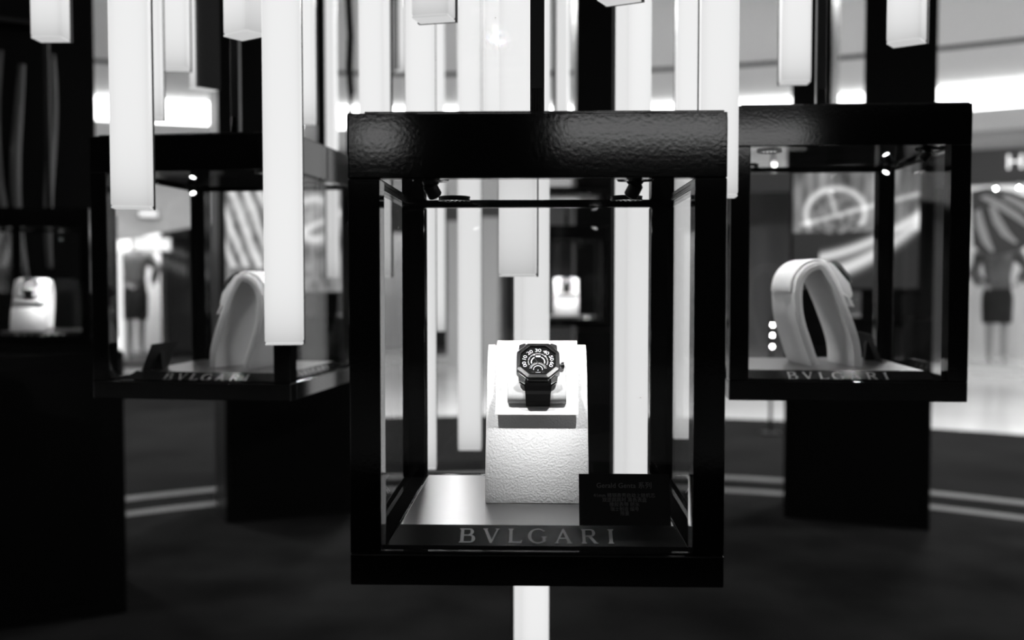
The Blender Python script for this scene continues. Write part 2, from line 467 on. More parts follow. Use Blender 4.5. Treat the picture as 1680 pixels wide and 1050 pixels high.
# ================================================================== DISPLAY CASES
W, D, H = 0.3035, 0.3388, 0.3826
POST, TOPH, BARH = 0.0255, 0.0520, 0.0258
PT, PB = 0.0343, 0.0204                     # platform top, bottom of the sloping name panels
PX, PY0, PY1 = 0.1195, -0.1064, 0.1166       # platform top rectangle
QX, QY0, QY1 = 0.1300, -0.1324, 0.1426       # foot of the name panels
def make_case(label, loc, yaw, spin, power=1.0, fill=.3):
    t = thing('display_case', label, 'display case', loc, yaw, 'hanging watch display cases')
    w_, d_ = W / 2, D / 2
    # bottom frame
    mb = MB()
    for s in (-1, 1):
        mb.box(-w_, w_, s * d_, s * (d_ - POST), 0, BARH)
        mb.box(s * w_, s * (w_ - POST), -d_ + POST, d_ - POST, 0, BARH)
    mb.build('base_frame', M['lacquer'], t, bevel=.0012)
    MB().box(-w_ + POST, w_ - POST, -d_ + POST, d_ - POST, .002, PB - .0005).build('base_plate', M['black_matt'], t)
    for sx in (-1, 1):
        for sy in (-1, 1):
            MB().box(sx * w_, sx * (w_ - POST), sy * d_, sy * (d_ - POST), BARH, H - TOPH).build('post', M['lacquer'], t, bevel=.0012)
    LIP = .0055
    mb = MB()
    out_, inn = [(-w_, -d_), (w_, -d_), (w_, d_), (-w_, d_)], [(-w_ + .013, -d_ + .013), (w_ - .013, -d_ + .013), (w_ - .013, d_ - .013), (-w_ + .013, d_ - .013)]
    za, zb_ = H - TOPH, H - TOPH + LIP
    vs = [(*q, H) for q in out_] + [(*q, za) for q in out_] + [(*q, za) for q in inn] + [(*q, zb_) for q in inn]
    fs = [(0, 1, 2, 3), (12, 15, 14, 13)]
    for b_ in (0, 4, 8):
        for i in range(4): fs.append((b_ + i, b_ + 4 + i, b_ + 4 + (i + 1) % 4, b_ + (i + 1) % 4))
    mb.add(vs, fs)
    top = mb.build('top_box', M['lacquer'], t, bevel=.0010)
    MB().box(-w_ + .013, w_ - .002, -d_ + .004, d_ - .004, H, H + .002).build('lid', M['lacquer'], top, bevel=.0006)
    zc = H - TOPH + LIP - .0012
    MB().box(-w_ + .0135, w_ - .0135, -d_ + .0135, d_ - .0135, zc, zc + .001).build('ceiling_panel', M['mirror'], t)
    # panes between the posts, under the lip of the top box
    for s in (-1, 1):
        MB().box(-w_ + POST, w_ - POST, s * (d_ - .007), s * (d_ - .011), BARH + .0008, H - TOPH).build('glass_pane', M['glass'], t)
        MB().box(s * (w_ - .007), s * (w_ - .011), -d_ + POST, d_ - POST, BARH + .0008, H - TOPH).build('glass_pane', M['glass'], t)
        MB().box(-w_ + POST, w_ - POST, s * (d_ - .0016), s * (d_ - POST + .0003), BARH + .0001, BARH + .0007).build('antiglare_strip', M['antiglare'], t)  # matt strip added to kill the reflection on the bar top
        MB().box(s * (w_ - .0016), s * (w_ - POST + .0003), -d_ + POST, d_ - POST, BARH + .0001, BARH + .0007).build('antiglare_strip', M['antiglare'], t)
    # platform and four sloping name panels
    MB().box(-PX, PX, PY0, PY1, PB, PT).build('platform', M['platform'], t, bevel=.0006)
    T = [(-PX, PY0), (PX, PY0), (PX, PY1), (-PX, PY1)]; Q = [(-QX, QY0), (QX, QY0), (QX, QY1), (-QX, QY1)]
    for i in range(4):
        j = (i + 1) % 4
        tz = PT + .0004
        vs = [Vector((*Q[i], PB)), Vector((*Q[j], PB)), Vector((*T[j], tz)), Vector((*T[i], tz))]
        mid = sum(vs, Vector()) / 4
        u = (vs[1] - vs[0]).normalized(); vv = ((vs[2] + vs[3]) / 2 - (vs[0] + vs[1]) / 2); L = vv.length; vv = vv.normalized(); n = u.cross(vv)
        inner = [p - n * .0015 for p in vs]
        mb = MB(); mb.add(vs + inner, [(0, 1, 2, 3), (7, 6, 5, 4), (0, 4, 5, 1), (1, 5, 6, 2), (2, 6, 7, 3), (3, 7, 4, 0)])
        pn = mb.build('name_panel', M['panel'], t)
        Mx = Matrix.Translation(mid + n * .0001 + vv * L * .04) @ Matrix((u, vv, n)).transposed().to_4x4()
        mb = MB(); name_letters(mb, .59 * L, .85 / F, Mx, .0003)
        mb.build('lettering', M['letter'], pn)
    # spots and recessed grilles, laid out for the side the watch faces
    S = Matrix.Rotation(spin, 4, 'Z')
    aim = Vector((0, -.004, .150))
    for k, (sx, sy) in enumerate(((-.090, -.122), (.083, -.122))):
        a = thing_part_spot(t, S, Vector((sx, sy, zc)), aim, power)
    for gx in (-.088, .094):
        g = Vector((gx, .088, zc)); g = S @ g
        rim = MB().lathe([(.0165, 0), (.0170, -.0022), (.0150, -.0026), (.0140, -.0010), (.0140, 0)], 28, Matrix.Translation(g), cap=False).build('lamp_rim', M['black_satin'], t)
        MB().lathe([(.0138, -.0003), (.0138, -.0008)], 24, Matrix.Translation(g)).build('lamp_diffuser', M['recessed'], rim)
        mb = MB()
        for q in range(5):
            off = (q - 2) * .005; hw = math.sqrt(max(1e-6, .0135 ** 2 - off ** 2))
            mb.box(off - .0008, off + .0008, -hw, hw, -.0020, -.0010, Matrix.Translation(g))
        mb.build('grille', M['letter'], rim)
        lamp('SPOT', 'recessed_light', SPOT_WATTS * fill, g + Vector((0, 0, -.0032)), S @ Vector((-gx * .5, -.05, -.26)), rim, spot_size=2.0, spot_blend=1.0, shadow_soft_size=.010)
    # suspension rod with ribbed sleeve
    rod = MB().box(-.0068, .0068, -.0068, .0068, H + .002, CEIL - .052 - loc[2]).build('suspension_rod', M['black_satin'], t, bevel=.001)
    mb = MB()
    for q in range(5):
        x = -.0052 + q * .0026
        mb.tube([(x, -.0074, H + .002), (x, -.0074, H + .05)], .0009, 6)
    mb.build('cable_sleeve', M['lacquer'], rod)
    return t
def thing_part_spot(t, S, pos, aim, power):
    p = S @ pos; ta = S @ aim
    d = (ta - (p + Vector((0, 0, -.010)))).normalized()
    base = MB().lathe([(.0150, 0), (.0160, -.0008), (.0150, -.0022), (.0075, -.0030), (.0060, -.0050)], 28, Matrix.Translation(p)).build('spotlight', M['lacquer'], t, smooth=.6)
    R = Vector((0, 0, 1)).rotation_difference(d).to_matrix().to_4x4()
    head = p + Vector((0, 0, -.0075))
    MB().lathe([(.0045, -.004), (.0060, -.0025), (.0062, .0080), (.0056, .0088), (.0050, .0072)], 24, Matrix.Translation(head) @ R).build('spot_head', M['black_satin'], base, smooth=.6)
    MB().lathe([(.0046, .0070), (.0046, .0074)], 20, Matrix.Translation(head) @ R).build('spot_lens', M['lens'], base)
    lamp('SPOT', 'spot_light', SPOT_WATTS * power, head + d * .0105, d, base, spot_size=.88, spot_blend=1.0, shadow_soft_size=.004)
    return base

CASES = {}
spec = [
 ('front', 'nearest black-framed glass display case, hung in the centre, holding the octagonal watch', (0.0244, 0.9694, 0.9502), -0.0278, 0, 1.0, .48),
 ('right', 'black-framed glass display case hanging at right, its watch seen from the side', (0.4473, 1.4565, 1.0415), -0.0718, PI / 2, .5, .62),
 ('left', 'black-framed glass display case hanging at left behind two light tubes', (-0.4408, 1.6041, 1.0252), -0.148, -PI / 2, .42, .5),
 ('far_left', 'dark glass display case at the far left edge with one brightly lit stand', (-1.365, 2.95, 1.015), 0.16, 0, 1.9, .3),
 ('far_centre', 'distant glass display case seen through the nearest case, with a glowing white stand', (0.215, 3.95, 1.02), -0.02, 0, 2.2, .3),
]
for key, lab, loc, yaw, spin, pw, fl in spec:
    CASES[key] = (make_case(lab, loc, yaw, spin, pw, fl), loc, yaw, spin)

# ------------------------------------------------------------------ watch stands
SW = 0.0494                                   # half width of the band
CREST = 0.149
prof_o = [(-.059, 0), (-.0582, .020), (-.055, .037), (-.0490, .056), (-.042, .0745), (-.0360, .090), (-.030, .104), (-.0245, .117), (-.019, .1265), (-.0125, .137), (-.006, .145), (.002, .149), (.012, .1475), (.022, .1435), (.031, .135), (.0375, .1235), (.040, .106), (.0395, .090), (.0378, .074), (.033, .054), (.027, .037), (.0205, .018), (.0135, 0)]
def offset(pr, d):
    o = []
    for i, (y, z) in enumerate(pr):
        a = Vector(pr[max(i - 1, 0)]); b = Vector(pr[min(i + 1, len(pr) - 1)])
        t = (b - a).normalized(); n = Vector((-t.y, t.x))     # outward on the front leg
        o.append((y + n.x * d, z + n.y * d))
    return o
def strip(mb, outer, inner, x0, x1):
    rg = [[(x0, *o), (x1, *o), (x1, *i), (x0, *i)] for o, i in zip(outer, inner)]
    mb.rings(rg)
def dense(pr, k=3):
    """smooth a profile with a Catmull-Rom pass"""
    out = []
    for i in range(len(pr) - 1):
        p0, p1, p2, p3 = (Vector(pr[max(i - 1, 0)]), Vector(pr[i]), Vector(pr[i + 1]), Vector(pr[min(i + 2, len(pr) - 1)]))
        for j in range(k):
            t = j / k
            q = .5 * ((2 * p1) + (p2 - p0) * t + (2 * p0 - 5 * p1 + 4 * p2 - p3) * t * t + (3 * p1 - p0 - 3 * p2 + p3) * t ** 3)
            out.append((q.x, q.y))
    out.append(tuple(pr[-1])); return out
PROF = dense(prof_o, 2)
PLANE_T = Vector((0, -math.sin(math.radians(41)), -math.cos(math.radians(41))))   # down the watch plane
PLANE_N = Vector((0, -math.cos(math.radians(41)), math.sin(math.radians(41))))    # out of the watch plane
ROLL_T = Vector((0, -math.sin(math.radians(18)), -math.cos(math.radians(18))))    # the cushion turns down below the watch
ROLL_N = Vector((0, -math.cos(math.radians(18)), math.sin(math.radians(18))))
WC = Vector((0.001, -0.0385, 0.1305))                                              # centre of the watch case back
def make_stand():
    t = thing('watch_stand', '', 'watch stand')
    mb = MB(); strip(mb, PROF, offset(PROF, -.0115), -SW, SW)
    for pt in (): pass
    mb.build('arch', M['felt'], t, bevel=.0014, segs=2, smooth=.7)
    # seam line on the near and far band edge
    mid = offset(PROF, -.0058)
    for s in (-1, 1):
        mb = MB(); mb.tube([(s * (SW + .0001), y, z) for y, z in mid], .0005, 6); mb.build('edge_seam', M['felt_edge'], t)
    # leather plate folded over the crest; its front end stands proud
    keep = [p for p in PROF if (p[0] < 0 and p[1] > .098) or (p[0] >= 0 and p[1] > .100)]
    o0 = offset(keep, .0042); i0 = offset(keep, .0004)
    o0 = [(-.0515, .0845)] + [(-.044, .0985)] + o0; i0 = [(-.0480, .0850)] + [(-.041, .0975)] + i0
    mb = MB(); strip(mb, o0, i0, -.0405, .0405)
    mb.build('leather_plate', M['leather'], t, bevel=.0006, smooth=.7)
    # rolled cushion the watch is strapped round
    c = WC - PLANE_N * .0005
    up = c - PLANE_T * .021; c2 = c + PLANE_T * .016; lo = c2 + ROLL_T * .014
    pr = [(-.010, .1515), (up.y, up.z), (c.y, c.z), (c2.y, c2.z), (lo.y, lo.z)]
    r = .0075
    ce = lo - ROLL_N * r
    for k in range(1, 8):
        a = PI * k / 8
        q = ce + ROLL_N * (r * math.cos(a)) + ROLL_T * (r * math.sin(a))
        pr.append((q.y, q.z))
    e = ce - ROLL_N * r
    pr += [(e.y, e.z), (e.y + .012, e.z + .014), (-.0205, .1300), (-.010, .1430)]
    n = len(pr)
    mb = MB(); mb.add([(-.0285, *p) for p in pr] + [(.0285, *p) for p in pr], [tuple(range(n)), tuple(range(n, 2 * n))] + [(i, (i + 1) % n, n + (i + 1) % n, n + i) for i in range(n)])
    mb.build('cushion', M['cushion'], t, bevel=.0012, smooth=.7)
    return t

# ------------------------------------------------------------------ watches
def octagon(r, k=.414, sx=1.0, sy=1.0):
    a = r; b = r * k
    return [(a * sx, -b * sy), (a * sx, b * sy), (b * sx, a * sy), (-b * sx, a * sy), (-a * sx, b * sy), (-a * sx, -b * sy), (-b * sx, -a * sy), (b * sx, -a * sy)]
def ring_prism(mb, outer, inner, z0, z1, zin=None):
    n = len(outer); zi = z1 if zin is None else zin
    rg = [[(x, y, z0) for x, y in outer], [(x, y, z1) for x, y in outer], [(x, y, zi) for x, y in inner], [(x, y, z0) for x, y in inner]]
    m = len(rg); vs = [p for r in rg for p in r]; fs = []
    for k in range(m):
        a = k * n; b = ((k + 1) % m) * n
        for i in range(n):
            j = (i + 1) % n; fs.append((a + i, a + j, b + j, b + i))
    mb.add(vs, fs)
def arc_band(mb, cx, cy, r0, r1, a0, a1, z0, z1, n=20):
    for k in range(n):
        a, b = math.radians(a0 + (a1 - a0) * k / n), math.radians(a0 + (a1 - a0) * (k + 1) / n)
        mb.prism([(cx + r * math.cos(q), cy + r * math.sin(q)) for r, q in ((r0, a), (r1, a), (r1, b), (r0, b))], z0, z1)
def make_watch():
    """local frame: dial normal +Z, twelve o'clock +Y, crown +X; origin at the case back centre"""
    t = thing('wristwatch', '', 'watch')
    body = MB().prism(octagon(.0208, .56, 1.0, .97), 0, .0075).build('case_body', M['steel_mid'], t, bevel=.0006)
    # stepped shoulders above and below the bezel
    for s in (-1, 1):
        poly = [(-.0150, s * .0150), (.0150, s * .0150), (.0150, s * .0172), (.0095, s * .0218), (-.0095, s * .0218), (-.0150, s * .0172)]
        if s < 0: poly.reverse()
        MB().prism(poly, .0012, .0072).build('shoulder', M['steel_dark'], body, bevel=.0004)
    mb = MB(); ring_prism(mb, octagon(.0204, .50), octagon(.0172, .46), .0075, .0100, .0106)
    bez = mb.build('bezel', M['steel_dark'], t, bevel=.0003)
    mb = MB(); ring_prism(mb, octagon(.0173, .46), octagon(.0167, .46), .0080, .0105, .0098); mb.build('inner_rim', M['steel_dark'], bez)
    for sx in (-1, 1):
        for sy in (-1, 1):
            MB().lathe([(.0007, .0100), (.0007, .0109)], 10, Matrix.Translation((sx * .0182, sy * .0078, 0))).build('screw', M['steel'], bez)
    dial = MB().prism(octagon(.0168, .46), .0070, .0084).build('dial', M['dial'], t)
    z = .0085
    nums = [('00', 197), ('10', 163), ('20', 126), ('30', 90), ('40', 54), ('50', 17 + 0), ('60', -17)]
    for s_, a in nums:
        me = text_mesh(s_, .0060, spacing=.92, extrude=.00010)
        ar = math.radians(a); tilt = ar - PI / 2
        if a in (197, 163, 17, -17): tilt = ar - PI / 2
        rad = .0134
        me.transform(Matrix.Translation((rad * math.cos(ar), rad * math.sin(ar) * .96, z)) @ Matrix.Rotation(tilt, 4, 'Z') @ Matrix.Diagonal((1.15, .9, 1, 1)))
        link('numeral', me, M['dialwhite'], dial)
    mb = MB()
    for a0, a1 in ((206, 176), (172, 146), (142, 112), (108, 74), (70, 42), (38, 8), (4, -26)): arc_band(mb, 0, -.0005, .0088, .0100, a0, a1, z, z + .0001, 6)
    mb.build('minute_track', M['dialgrey'], dial)
    mb = MB(); arc_band(mb, 0, -.001, .0060, .0070, 195, 118, z, z + .00012, 10); arc_band(mb, 0, -.001, .0060, .0070, 62, -15, z, z + .00012, 10)
    mb.build('hour_arc', M['dialwhite'], dial)
    mb = MB(); mb.box(-.0022, .0024, .0048, .0066, z, z + .00012); mb.build('hour_window', M['dialwhite'], dial)
    # subsidiary scale at the bottom
    mb = MB(); arc_band(mb, 0, -.0098, .0062, .0076, 172, 8, z, z + .00015, 16); mb.build('date_track', M['dialgrey'], dial)
    mb = MB()
    for k in range(15):
        a = math.radians(170 - k * 160 / 14)
        mb.box(-.00012, .00012, .0078, .0086, z, z + .00015, Matrix.Translation((0, -.0098, 0)) @ Matrix.Rotation(a - PI / 2, 4, 'Z'))
    mb.build('date_ticks', M['dialwhite'], dial)
    mb = MB(); arc_band(mb, 0, -.0098, .0040, .0046, 190, -10, z, z + .00015, 14); mb.box(-.0024, .0024, -.0136, -.0132, z, z + .00015); mb.box(-.0006, .0006, -.0112, -.0105, z, z + .00015)
    mb.build('date_scale', M['dialwhite'], dial)
    for s in (-1, 1):
        MB().box(s * .0035, s * .0062, -.0138, -.0128, z, z + .0002).build('applied_index', M['steel'], dial)
    # retrograde hand, counter and bright tip
    mb = MB(); pts = [(0, -.0035), (-.0012, -.0005), (-.0030, .0030), (-.0038, .0072)]
    for k in range(3):
        a, b = Vector(pts[k]), Vector(pts[k + 1]); d = (b - a).normalized(); n = Vector((-d.y, d.x)) * (.0005 - .0001 * k)
        mb.prism([tuple(a - n), tuple(b - n), tuple(b + n), tuple(a + n)], z + .0003, z + .0005)
    hand = mb.build('hand', M['steel'], t)
    MB().prism([(-.0046, .0066), (-.0032, .0066), (-.0030, .0082), (-.0044, .0082)], z + .0003, z + .0005).build('hand_tip', M['dialwhite'], hand)
    MB().prism([(.0068, .0050), (.0080, .0058), (.0074, .0066), (.0063, .0058)], z, z + .0004).build('marker', M['dialwhite'], dial)
    MB().prism(octagon(.0166, .46), .0099, .0101).build('crystal', M['glass'], t)
    # crown with guard
    Rx = Matrix.Rotation(PI / 2, 4, 'Y')
    cr = MB().lathe([(.0016, .0200), (.0016, .0222), (.0026, .0224), (.0029, .0230), (.0029, .0252), (.0022, .0258)], 16, Matrix.Translation((0, -.0022, .0045)) @ Rx).build('crown', M['steel'], t, smooth=.6)
    mb = MB()
    for k in range(12):
        a = 2 * PI * k / 12
        mb.box(.0230, .0252, -.0003, .0003, .0028, .0031, Matrix.Translation((0, -.0022, .0045)) @ Matrix.Rotation(a, 4, 'X'))
    mb.build('crown_ridge', M['steel_dark'], cr)
    # strap: lower half wraps round the cushion, upper half runs back over the crest
    for s, run in ((-1, [(-.0195, .0048, .0185), (-.0225, .0045, .0180), (-.0248, .0018, .0132), (-.0275, -.0022, .0126), (-.0305, -.0036, .0122), (-.0357, -.0090, .0118), (-.0357, -.0170, .0115), (-.0308, -.0223, .0112)]),
                   (1, [(.0195, .0048, .0185), (.0225, .0042, .0175), (.0262, .0010, .0130), (.0300, -.0040, .0120), (.0330, -.0110, .0118), (.0345, -.0190, .0115)])):
        rg = []
        for i, (y, zz, hw) in enumerate(run):
            a = Vector(run[max(i - 1, 0)][:2]); b = Vector(run[min(i + 1, len(run) - 1)][:2]); d = (b - a).normalized(); n = Vector((-d.y, d.x)) * (1 if s > 0 else -1)
            th = .0026
            rg.append([(-hw, y, zz), (hw, y, zz), (hw, y - n.x * th, zz - n.y * th), (-hw, y - n.x * th, zz - n.y * th)])
        mb = MB(); mb.rings(rg); st = mb.build('strap', M['rubber'], t, bevel=.0004)
    for sx in (-1, 1):
        for sy in (-1, 1):
            poly = [(sx * .0118, sy * .0170), (sx * .0190, sy * .0150), (sx * .0185, sy * .0215), (sx * .0125, sy * .0240)]
            if sx * sy < 0: poly.reverse()
            MB().prism(poly, .0010, .0060).build('lug', M['steel'], body, bevel=.0004)
            MB().lathe([(.0008, .0), (.0008, .0012)], 8, Matrix.Translation((sx * .0098, sy * .0212, .0066))).build('lug_pin', M['steel'], body)
    return t

def make_card():
    """folded black information card, base at the origin, leaning back"""
    t = thing('information_card', '', 'card')
    R = Matrix.Rotation(math.radians(-22), 4, 'X')
    MB().box(-.0400, .0400, 0, .0012, 0, .0455, R).build('card_front', M['card'], t)
    MB().prism([(.0006, 0), (.0180, 0), (.0165, .0012), (.0135, .0300)], -.006, .006, Matrix.Rotation(PI / 2, 4, 'Z') @ Matrix.Rotation(PI / 2, 4, 'X')).build('easel_foot', M['card'], t)
    return t
def card_text(t):
    R = Matrix.Rotation(math.radians(-22), 4, 'X') @ Matrix.Translation((0, -.0003, 0)) @ Matrix.Rotation(PI / 2, 4, 'X')
    lines = [('Gerald Genta 系列', .0350, .0062), ('41mm 精钢表壳自动上链机芯', .0262, .0042), ('双逆跳跳时 黑色表盘', .0222, .0042), ('橡胶表带 防水', .0182, .0042), ('瑞士制造 编号', .0142, .0040), ('限量', .0104, .0040)]
    front = t.children[0]
    for s_, z, size in lines:
        me = text_mesh(s_, size, spacing=1.02, extrude=.00003)
        me.transform(R @ Matrix.Translation((0, z, 0)))
        link('printed_line', me, M['cardtext'], front)

stand0, watch0, card0 = make_stand(), make_watch(), make_card()
used = {'s': False, 'w': False, 'c': False}
def take(proto, key):
    if not used[key]: used[key] = True; return proto
    return copy_tree(proto)
stand_lab = {
 'front': 'white suede arched stand carrying the octagonal watch in the nearest case',
 'right': 'pale suede arched stand seen from the side in the right-hand case',
 'left': 'pale suede arched stand in the left-hand case, partly behind a light tube',
 'far_left': 'small glowing white stand in the dark case at the far left',
 'far_centre': 'tiny glowing white stand in the distant case seen through the nearest case'}
watch_lab = {
 'front': 'octagonal steel watch with black dial and black rubber strap, in sharp focus',
 'right': 'dark watch seen edge-on on the right side of the right-hand stand',
 'left': 'dark watch seen edge-on on the left side of the left-hand stand',
 'far_left': 'blurred dark watch on the glowing stand at the far left',
 'far_centre': 'blurred dark watch on the tiny distant glowing stand'}
card_lab = {
 'front': 'black information card with small grey print beside the watch in the nearest case',
 'right': 'dark information card behind the stand in the right-hand case',
 'left': 'black tilted card at the left corner inside the left-hand case'}
STAND_AT = {'right': (.0, .012), 'left': (0, .034), 'far_left': (-.055, .02)}
TURN = {'right': math.radians(8), 'left': math.radians(-11)}
RW = Matrix((Vector((1, 0, 0)), -PLANE_T, PLANE_N)).transposed().to_4x4()
for key in CASES:
    t, loc, yaw, spin = CASES[key]
    B = Matrix.Translation(loc) @ Matrix.Rotation(yaw, 4, 'Z') @ Matrix.Rotation(spin, 4, 'Z')
    S = B @ Matrix.Translation((*STAND_AT.get(key, (0, .0386)), PT)) @ Matrix.Rotation(TURN.get(key, 0), 4, 'Z')
    st = take(stand0, 's'); st.matrix_world = S; tag(st, stand_lab[key], 'watch stand', 'arched watch stands')
    wt = take(watch0, 'w'); wt.matrix_world = S @ Matrix.Translation(WC) @ RW; tag(wt, watch_lab[key], 'watch', 'watches on arched stands')
    if key in card_lab:
        cd = take(card0, 'c'); cd.matrix_world = B @ Matrix.Translation((.0775, -.1045, PT)); tag(cd, card_lab[key], 'card', 'black information cards')
card_text(card0)

# ================================================================== CHANDELIER OF LIGHT TUBES
TW, TD = .0225, .015
def light_tube(label, px0, px1, bot, Y, yaw, top=2.35):
    pc = at((px0 + px1) / 2, bot, Y)
    L = top - pc.z
    t = thing('light_tube', label, 'light tube', tuple(pc), math.radians(yaw), 'hanging light tubes')
    MB().box(-TW, TW, -TD, TD, .0025, L).build('diffuser', M['tube'], t, bevel=.003, segs=3, smooth=.9)
    mb = MB(); mb.box(-TW - .0008, TW + .0008, TD + .0002, TD + .0035, 0, L)
    for s in (-1, 1): mb.box(s * (TW + .0002), s * (TW + .0014), TD - .0035, TD + .0035, 0, L)
    mb.build('back_channel', M['channel'], t)
    MB().box(-TW + .0006, TW - .0006, -TD + .0006, TD - .0002, 0, .0024).build('end_cap', M['tubecap'], t, bevel=.0006)
    MB().tube([(0, 0, L), (0, 0, CEIL - .05 - pc.z)], .0012, 6).build('suspension_wire', M['black_satin'], t)
    return t
tubes = [
 ('light tube ending high at the far left against the black tower', 52, 115, 66, 1.45, -2),
 ('long light tube hanging in front of the left corner of the left-hand case', 187, 248, 343, 1.20, 12),
 ('short light tube just behind the long one over the left-hand case', 222, 265, 196, 1.62, 10),
 ('blurred light tube ending above the left-hand case, beside the dark-backed one', 266, 310, 115, 1.72, 6),
 ('light tube showing its dark back above the left-hand case', 316, 354, 147, 1.90, 228),
 ('short light tube with dark edge ending near the top, left of the longest left tube', 367, 435, 60, 1.24, -35),
 ('long light tube hanging in front of the right post of the left-hand case', 437, 497, 565, 1.20, 10),
 ('blurred light tube just right of the tube before the left-hand case', 478, 517, 203, 1.85, 5),
 ('narrow distant light tube just left of the nearest case', 537, 554, 455, 3.00, 86),
 ('light tube showing two faces above the left end of the nearest case', 590, 643, 455, 1.65, -17),
 ('dark-backed distant light tube above the left part of the nearest case', 646, 664, 117, 3.60, 118),
 ('light tube behind the left rear post of the nearest case, reaching low', 667, 717, 768, 1.52, 4),
 ('thin distant light tube just right of the left rear post', 704, 728, 543, 2.80, 20),
 ('short light tube ending at the top edge, above the left part of the nearest case', 683, 740, 33, 1.18, -14),
 ('long blurred light tube to the left of the watch stand', 752, 790, 737, 1.95, 0),
 ('short pale light tube between two long tubes behind the case top', 788, 824, 236, 2.20, 22),
 ('light tube ending above the watch, dark edge at right', 820, 880, 454, 1.235, -6),
 ('longest light tube, reaching below the nearest case', 842, 901, 1120, 1.44, 24),
 ('slim distant light tube right of the central suspension rod', 911, 933, 236, 2.40, 80),
 ('long blurred light tube to the right of the watch stand', 1004, 1066, 890, 1.42, 32),
 ('short light tube whose corner just enters at the top centre', 986, 1046, 2, 1.16, -28),
 ('long light tube behind the right rear post of the nearest case', 1104, 1146, 718, 1.80, -4),
 ('light tube ending beside the upper right corner of the nearest case', 1148, 1207, 324, 1.21, -6),
 ('light tube ending above the right-hand case beside its rod', 1280, 1327, 137, 1.56, -6),
 ('short light tube ending near the top right before the dark tower', 1459, 1515, 72, 1.36, -38),
]
for q in tubes: light_tube(*q)
mb = MB(); mb.lathe([(1.9, CEIL - .05), (1.95, CEIL - .04), (1.95, CEIL)], 48, Matrix.Translation((DC.x - .3, DC.y, 0)))
tag(mb.build('chandelier_canopy', M['black_matt']), 'round black canopy on the ceiling that the light tubes hang from', 'canopy')
# black cable between tubes
p = [at(x, y, 3.4) for x, y in ((571, -200), (572, 0), (575, 60), (573, 110), (576, 150), (574, 190))]
p = [Vector((p[0].x, p[0].y, CEIL))] + p + [Vector((p[-1].x, p[-1].y, 1.15))]
tag(MB().tube(p, .012, 8).build('hanging_cable', M['black_matt'], smooth=True), 'black hanging cable just left of the nearest case', 'cable')

# ================================================================== DARK TOWERS ON THE CARPET
def screen_mat(name, kind):
    m = bpy.data.materials.new(name); m.use_nodes = True
    b = m.node_tree.nodes['Principled BSDF']
    x, y, z, tc = coords(m)
    b.inputs['Base Color'].default_value = (.01, .01, .01, 1); b.inputs['Roughness'].default_value = .25
    b.inputs['Emission Color'].default_value = (1, 1, 1, 1)
    if kind == 'dial':
        n1 = noise(tc, 6, (3.0, 1, .5)); n2 = noise(tc, 30, (1, 1, 1), 2)
        cx, cz = -.09, -.03
        dx, dz = x - cx, z - cz
        rr = (dx * dx + (dz * 1.15) * (dz * 1.15)).sqrt()
        ring = gauss(rr - .135, .016) * (dz + .06).gt(0)
        disc_ = rr.lt(.115) * (n2 * 1.1 - .35).mx(0) * .55
        hand1 = gauss(dz - dx * .25 + .012, .011) * .55 * dx.gt(-.16)
        hand2 = gauss(dx + dz * .25 - .0, .010) * .5 * dz.gt(0) * rr.lt(.13)
        band = gauss(z + .205 - x * .25 - (x + .1) * (x + .1) * .6, .022) * .7 + gauss(z + .285 - x * .3 - (x + .1) * (x + .1) * .8, .032) * .75
        streak = (n1 * 2.2 - .75).mx(0) * .42
        e = streak * (rr.gt(.125) * .8 + .2) * (z + .12).gt(0) + ring * .55 + disc_ + hand1 * .8 + hand2 * .8 + band * (x + .16).gt(0) + .03
    else:
        n1 = noise(tc, 5, (1.0, 1, 1)); n2 = noise(tc, 14, (1, 1, .6))
        wv = ((x * 1.0 + z * .38 + n1 * .05) * 95.0).sin() * .5 + .5
        fan = wv.pw(1.5) * (x + .02).lt(0) * (z + .22).gt(0)
        sw = gauss(((x - .14) * (x - .14) + (z - .02) * (z - .02)).sqrt() - .10, .022) + gauss(z + .08 - x * .5, .02)
        e = fan * .62 + sw * .55 * (x + .03).gt(0) + (n2 * 1.8 - .6).mx(0) * .5 + .06
    m.node_tree.links.new((e * (1.15 if kind == 'dial' else 1.1)).k, b.inputs['Emission Strength'])
    return m
def tower(label, A, B, pillars, plinth_h, screen=None, depth=.5, plinth_inset=0.0, top=CEIL):
    """front face from A to B on the floor; pillars: fractions along the face"""
    A, B = Vector(A), Vector(B); u = B - A; L = u.length; rz = math.atan2(u.y, u.x)
    t = thing('display_tower', label, 'display tower', (A.x, A.y, .017), rz)
    MB().box(-plinth_inset, L + plinth_inset, 0, depth, 0, plinth_h).build('plinth', M['tower'], t, bevel=.006)
    MB().box(L * .07, L * .93, -.006, -.0005, .06, plinth_h - .05).build('plinth_panel', M['towerpanel'], t)
    for a, b in pillars:
        MB().box(L * a, L * b, .05, depth - .05, plinth_h, top - .03).build('pillar', M['tower'], t, bevel=.004)
    if screen:
        a, b, z0, z1, sm = screen
        s = MB().box(L * a - .015, L * b + .015, .0, .048, z0 - .015, z1 + .015).build('screen_housing', M['black_satin'], t, bevel=.003)
        xm, zm = (L * a + L * b) / 2, (z0 + z1) / 2
        MB().box(L * a - xm, L * b - xm, -.004, -.0005, z0 - zm, z1 - zm).build('screen', sm, s, loc=(xm, 0, zm))
    return t
tower('dark tower behind the right-hand case with a screen showing a watch movement', (1.345, 4.90), (1.965, 4.64), [(.02, .30), (.52, 1.0)], 1.0, (.05, .90, 1.14, 1.92, screen_mat('screen_dial', 'dial')))
tower('dark tower behind the left-hand case with a bright streaked screen', (-1.385, 4.78), (-.80, 5.02), [(-.02, .39), (.74, .90)], 1.0, (.02, .93, 1.12, 1.80, screen_mat('screen_streak', 'streak')))
